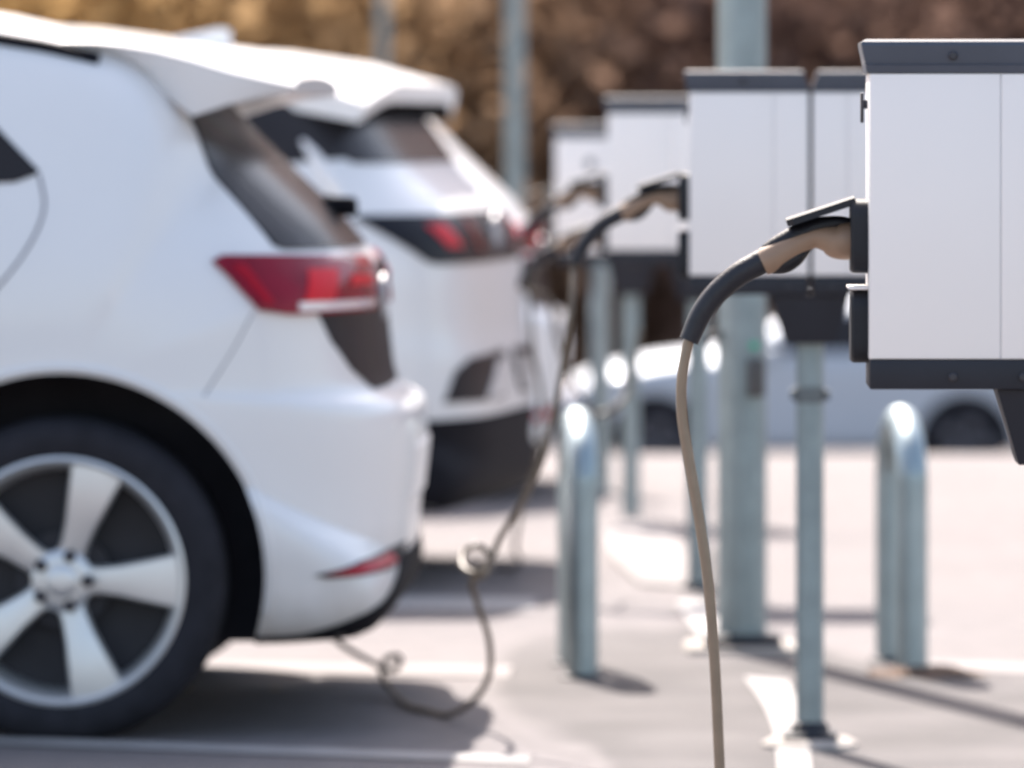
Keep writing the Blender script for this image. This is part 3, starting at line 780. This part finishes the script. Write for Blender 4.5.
# ------------------------------------------------------------------ hoops, posts, lamp posts
def make_hoop(root):
    bm = bmesh.new(); L, H, rr = .37, .605, .14
    pts = [(0, -L/2, -.02), (0, -L/2, .2), (0, -L/2, H-rr-.03)]
    for k in range(0, 9):
        a = math.pi - math.pi*k/8 if False else None
    arc = []
    for k in range(13):
        a = R(180 - 15*k)
        arc.append((0, (L/2)*math.cos(a), H-.034-rr + rr*math.sin(a)))
    pts = [(0, -L/2, -.02), (0, -L/2, .25)] + arc + [(0, L/2, .25), (0, L/2, -.02)]
    tube(bm, pts, .036, n=28, per=6); obj('rail', bm, M['galv2'], root)
    for s in (-1, 1):
        bm = bmesh.new(); lathe(bm, [(.052, .002), (.050, .010), (.038, .014)], n=28, origin=(0, s*L/2, 0)); obj('foot_ring', bm, M['anth'], root)
gx, gd = ground_at(583, 680)
h1 = thing('hoop_barrier', (gx-.010, gd+.19, 0), R(2.6), 'steel hoop barrier left of the lamp post, seen end-on in front of the cars', 'hoop barrier', 'steel hoop barriers')
make_hoop(h1)
gx, gd = ground_at(910, 676)
dup(h1, (gx-.008, gd+.19, 0), R(4.0), 'steel hoop barrier below the nearest charger, right of the lamp post', 'steel hoop barriers')
# rusty soil heaped round the right hoop's near leg
bm = bmesh.new()
lathe(bm, [(.13, .0), (.10, .008), (.06, .018), (.045, .02)], n=24)
for v in bm.verts: v.co *= 1 + .3*math.sin(v.co.x*60+1)*math.cos(v.co.y*50)
o = obj('soil_heap', bm, M['soil']); o.location = (gx+.03, gd-.0, 0.004); tag(o, 'small rusty soil heap at the foot of the right hoop', 'soil')

def lamp(loc, r, h, label, m, detail=False):
    root = thing('lamp_post', loc, 0, label, 'lamp post', 'galvanised lamp posts')
    bm = bmesh.new(); lathe(bm, [(r, .02), (r*1.0, 1.6), (r*.96, h)], n=40); obj('pole', bm, m, root)
    bm = bmesh.new(); box(bm, -r*1.55, r*1.55, -r*1.55, r*1.55, .02, .045, .006); obj('base_plate', bm, M['anth'], root)
    bm = bmesh.new(); box(bm, -.135, .135, -.12, .12, -.05, .02, .01); obj('footing', bm, M['conc'], root)
    bm = bmesh.new(); tube(bm, [(0, 0, h-.05), (0, 0, h+.25), (-.2, 0, h+.4), (-.8, 0, h+.45)], .035, n=12); hd = obj('lamp_arm', bm, m, root)
    bm = bmesh.new(); box(bm, -1.4, -.75, -.14, .14, h+.40, h+.50, .03); obj('lamp_head', bm, M['cap'], hd)
    if detail:
        bm = bmesh.new(); box(bm, .012, .052, -r-.022, -r+.02, .610, .70, .004); obj('lock_box', bm, mat('lock_grey', (.07, .066, .066), .5, noise=.2), root)
        bm = bmesh.new(); box(bm, .018, .036, -r-.006, -r+.02, .722, .738, .001); obj('sticker', bm, M['sticker'], root)
        bm = bmesh.new(); tube(bm, [(-r*.9, -.02, .755), (-r-.02, -.03, .75), (-r-.03, -.035, .735)], .012, n=10); obj('cable_hook', bm, M['sock'], root)
gx, gd = ground_at(742, 652)
lamp((gx, gd, 0), .0585, 6.5, 'thick galvanised lamp post rising behind the second charger', M['galv'], True)
lamp(((515-XC)*34/F, 34, -1.6), .050, 7.5, 'pale lamp post in the distance above the second white car', M['galv'])
lamp(((383-XC)*50/F, 50, -1.6), .042, 8.0, 'faint far lamp post, leftmost, above the white car roofs', M['galv'])
bm = bmesh.new(); lathe(bm, [(.034, 0), (.034, .74), (.038, .75), (.038, .80), (.02, .83)], n=24)
pst = obj('bollard_post', bm, M['galv2']); gx, gd = ground_at(600, 492); pst.location = (gx, gd, 0)
tag(pst, 'thin steel post with bright cap behind the left hoop barrier', 'post')

# clamp on the second charger's post
bm = bmesh.new(); lathe(bm, [(.0285, .695), (.0302, .697), (.0302, .725), (.0285, .727)], n=24); box(bm, -.038, -.029, -.012, .012, .700, .722, .003); box(bm, .030, .040, -.012, .012, .70, .72, .003)
obj('post_clamp', bm, mat('clamp_steel', (.14, .155, .16), .5, metal=.4, noise=.2), st[1])

# ------------------------------------------------------------------ woodland on the bank
def leaf_mat():
    m = bpy.data.materials.new('autumn_foliage'); m.use_nodes = True
    nt = m.node_tree; nt.nodes.remove(nt.nodes['Principled BSDF'])
    out = nt.nodes['Material Output']
    tc = nt.nodes.new('ShaderNodeTexCoord')
    n = nt.nodes.new('ShaderNodeTexNoise'); n.inputs['Scale'].default_value = .32; n.inputs['Detail'].default_value = 2
    nt.links.new(tc.outputs['Object'], n.inputs['Vector'])
    sx = nt.nodes.new('ShaderNodeSeparateXYZ'); nt.links.new(tc.outputs['Object'], sx.inputs['Vector'])
    mr = nt.nodes.new('ShaderNodeMapRange'); mr.inputs['From Min'].default_value = 1.6; mr.inputs['From Max'].default_value = -4.6
    nt.links.new(sx.outputs['X'], mr.inputs['Value'])
    def ramp(cols):
        r = nt.nodes.new('ShaderNodeValToRGB')
        els = r.color_ramp.elements
        while len(els) < len(cols): els.new(.5)
        for e, (p, c) in zip(els, cols): e.position = p; e.color = (*c, 1)
        nt.links.new(n.outputs['Fac'], r.inputs['Fac']); return r
    a = ramp([(.30, (.15, .099, .085)), (.47, (.19, .122, .098)), (.62, (.225, .145, .112)), (.75, (.165, .115, .09))])
    b = ramp([(.30, (.40, .265, .12)), (.5, (.46, .305, .14)), (.7, (.51, .345, .16))])  # gold towards the left: leaf colour with the sun's glow painted in
    x = nt.nodes.new('ShaderNodeMix'); x.data_type = 'RGBA'
    nt.links.new(mr.outputs['Result'], x.inputs['Factor']); nt.links.new(a.outputs['Color'], x.inputs[6]); nt.links.new(b.outputs['Color'], x.inputs[7])
    d = nt.nodes.new('ShaderNodeBsdfDiffuse'); t = nt.nodes.new('ShaderNodeBsdfTranslucent')
    nt.links.new(x.outputs[2], d.inputs['Color']); nt.links.new(x.outputs[2], t.inputs['Color'])
    ms = nt.nodes.new('ShaderNodeMixShader'); ms.inputs['Fac'].default_value = .5
    nt.links.new(d.outputs[0], ms.inputs[1]); nt.links.new(t.outputs[0], ms.inputs[2]); nt.links.new(ms.outputs[0], out.inputs['Surface'])
    return m
hm = leaf_mat(); hm.name = 'hillside_grass'
for nd in hm.node_tree.nodes:
    if nd.type == 'MIX_SHADER': nd.inputs['Fac'].default_value = 0
hill.data.materials.append(hm)
rnd = random.Random(3)
V, Fc = [], []
def leaf(c, s):
    a = Vector((rnd.gauss(0, 1), rnd.gauss(0, 1), rnd.gauss(0, 1))).normalized()
    b = a.orthogonal().normalized(); q = a.cross(b)
    i = len(V)
    for u, v in ((-1, 0), (0, -.55), (1, 0), (0, .55)): V.append(c + b*u*s + q*v*s)
    Fc.append((i, i+1, i+2, i+3))
for k in range(330):
    x = rnd.uniform(-34, 34) if k > 200 else rnd.uniform(-9, 10)
    y = rnd.uniform(61, 76)
    z = -1.6 + max(0, (y-60))*.5 + rnd.uniform(.0, 3.0); rad = rnd.uniform(1.2, 3.0)
    for j in range(130 if abs(x) < 12 else 50):
        v = Vector((rnd.gauss(0, .62), rnd.gauss(0, .62), rnd.gauss(0, .5)))*rad
        leaf(Vector((x, y, z)) + v, rnd.uniform(.10, .22))
for k in range(42000):
    y = 60.5 + 14*rnd.random()**1.6; x = rnd.uniform(-11, 12) if k % 3 else rnd.uniform(-34, 34)
    leaf(Vector((x, y, -1.6 + max(0, (y-60))*.5 + rnd.uniform(0, 4.2))), rnd.uniform(.10, .20))
# stems
for k in range(90):
    x, y = rnd.uniform(-30, 30), rnd.uniform(61, 74); zb = -1.7 + (y-60)*.5
    r = rnd.uniform(.05, .12); h = rnd.uniform(4, 7); dx = rnd.uniform(-.6, .6)
    i = len(V)
    for zz, f in ((zb, 1), (zb+h, .4)):
        for a in range(5): V.append(Vector((x + (dx if f < 1 else 0) + r*f*math.cos(a*1.2566), y + r*f*math.sin(a*1.2566), zz)))
    for a in range(5): Fc.append((i+a, i+(a+1) % 5, i+5+(a+1) % 5, i+5+a))
me = bpy.data.meshes.new('woodland'); me.from_pydata([tuple(v) for v in V], [], Fc); me.update()
tag(link('woodland', me, leaf_mat()), 'blurred brown and golden autumn woodland, sun glow painted in at left, on the bank behind the car park', 'woodland', kind='stuff')

# a few dry leaves by the tyre
for (px, py, s) in ((183, 694, .020), (275, 694, .016)):
    bm = bmesh.new(); pts = [(-1, 0, .3), (-.4, -.5, .1), (.5, -.45, .15), (1, 0, .35), (.4, .5, .1), (-.5, .45, .2)]
    vs = [bm.verts.new((a*s, b*s*1.4, c*s*.6+.006)) for a, b, c in pts]; c = bm.verts.new((0, 0, .006))
    for k in range(6): bm.faces.new((vs[k], vs[(k+1) % 6], c))
    r = bmesh.ops.extrude_face_region(bm, geom=bm.faces[:])
    for v in r['geom']:
        if isinstance(v, bmesh.types.BMVert): v.co.z += .0015
    o = obj('dry_leaf', bm, M['leaf']); gx, gd = ground_at(px, py); o.location = (gx, gd, .004); o.rotation_euler = (0, 0, px)
    tag(o, 'small dry leaf on the ground right beside the near tyre' if px < 200 else 'small dry leaf on the ground under the near rear bumper', 'leaf', 'dry leaves on the ground')
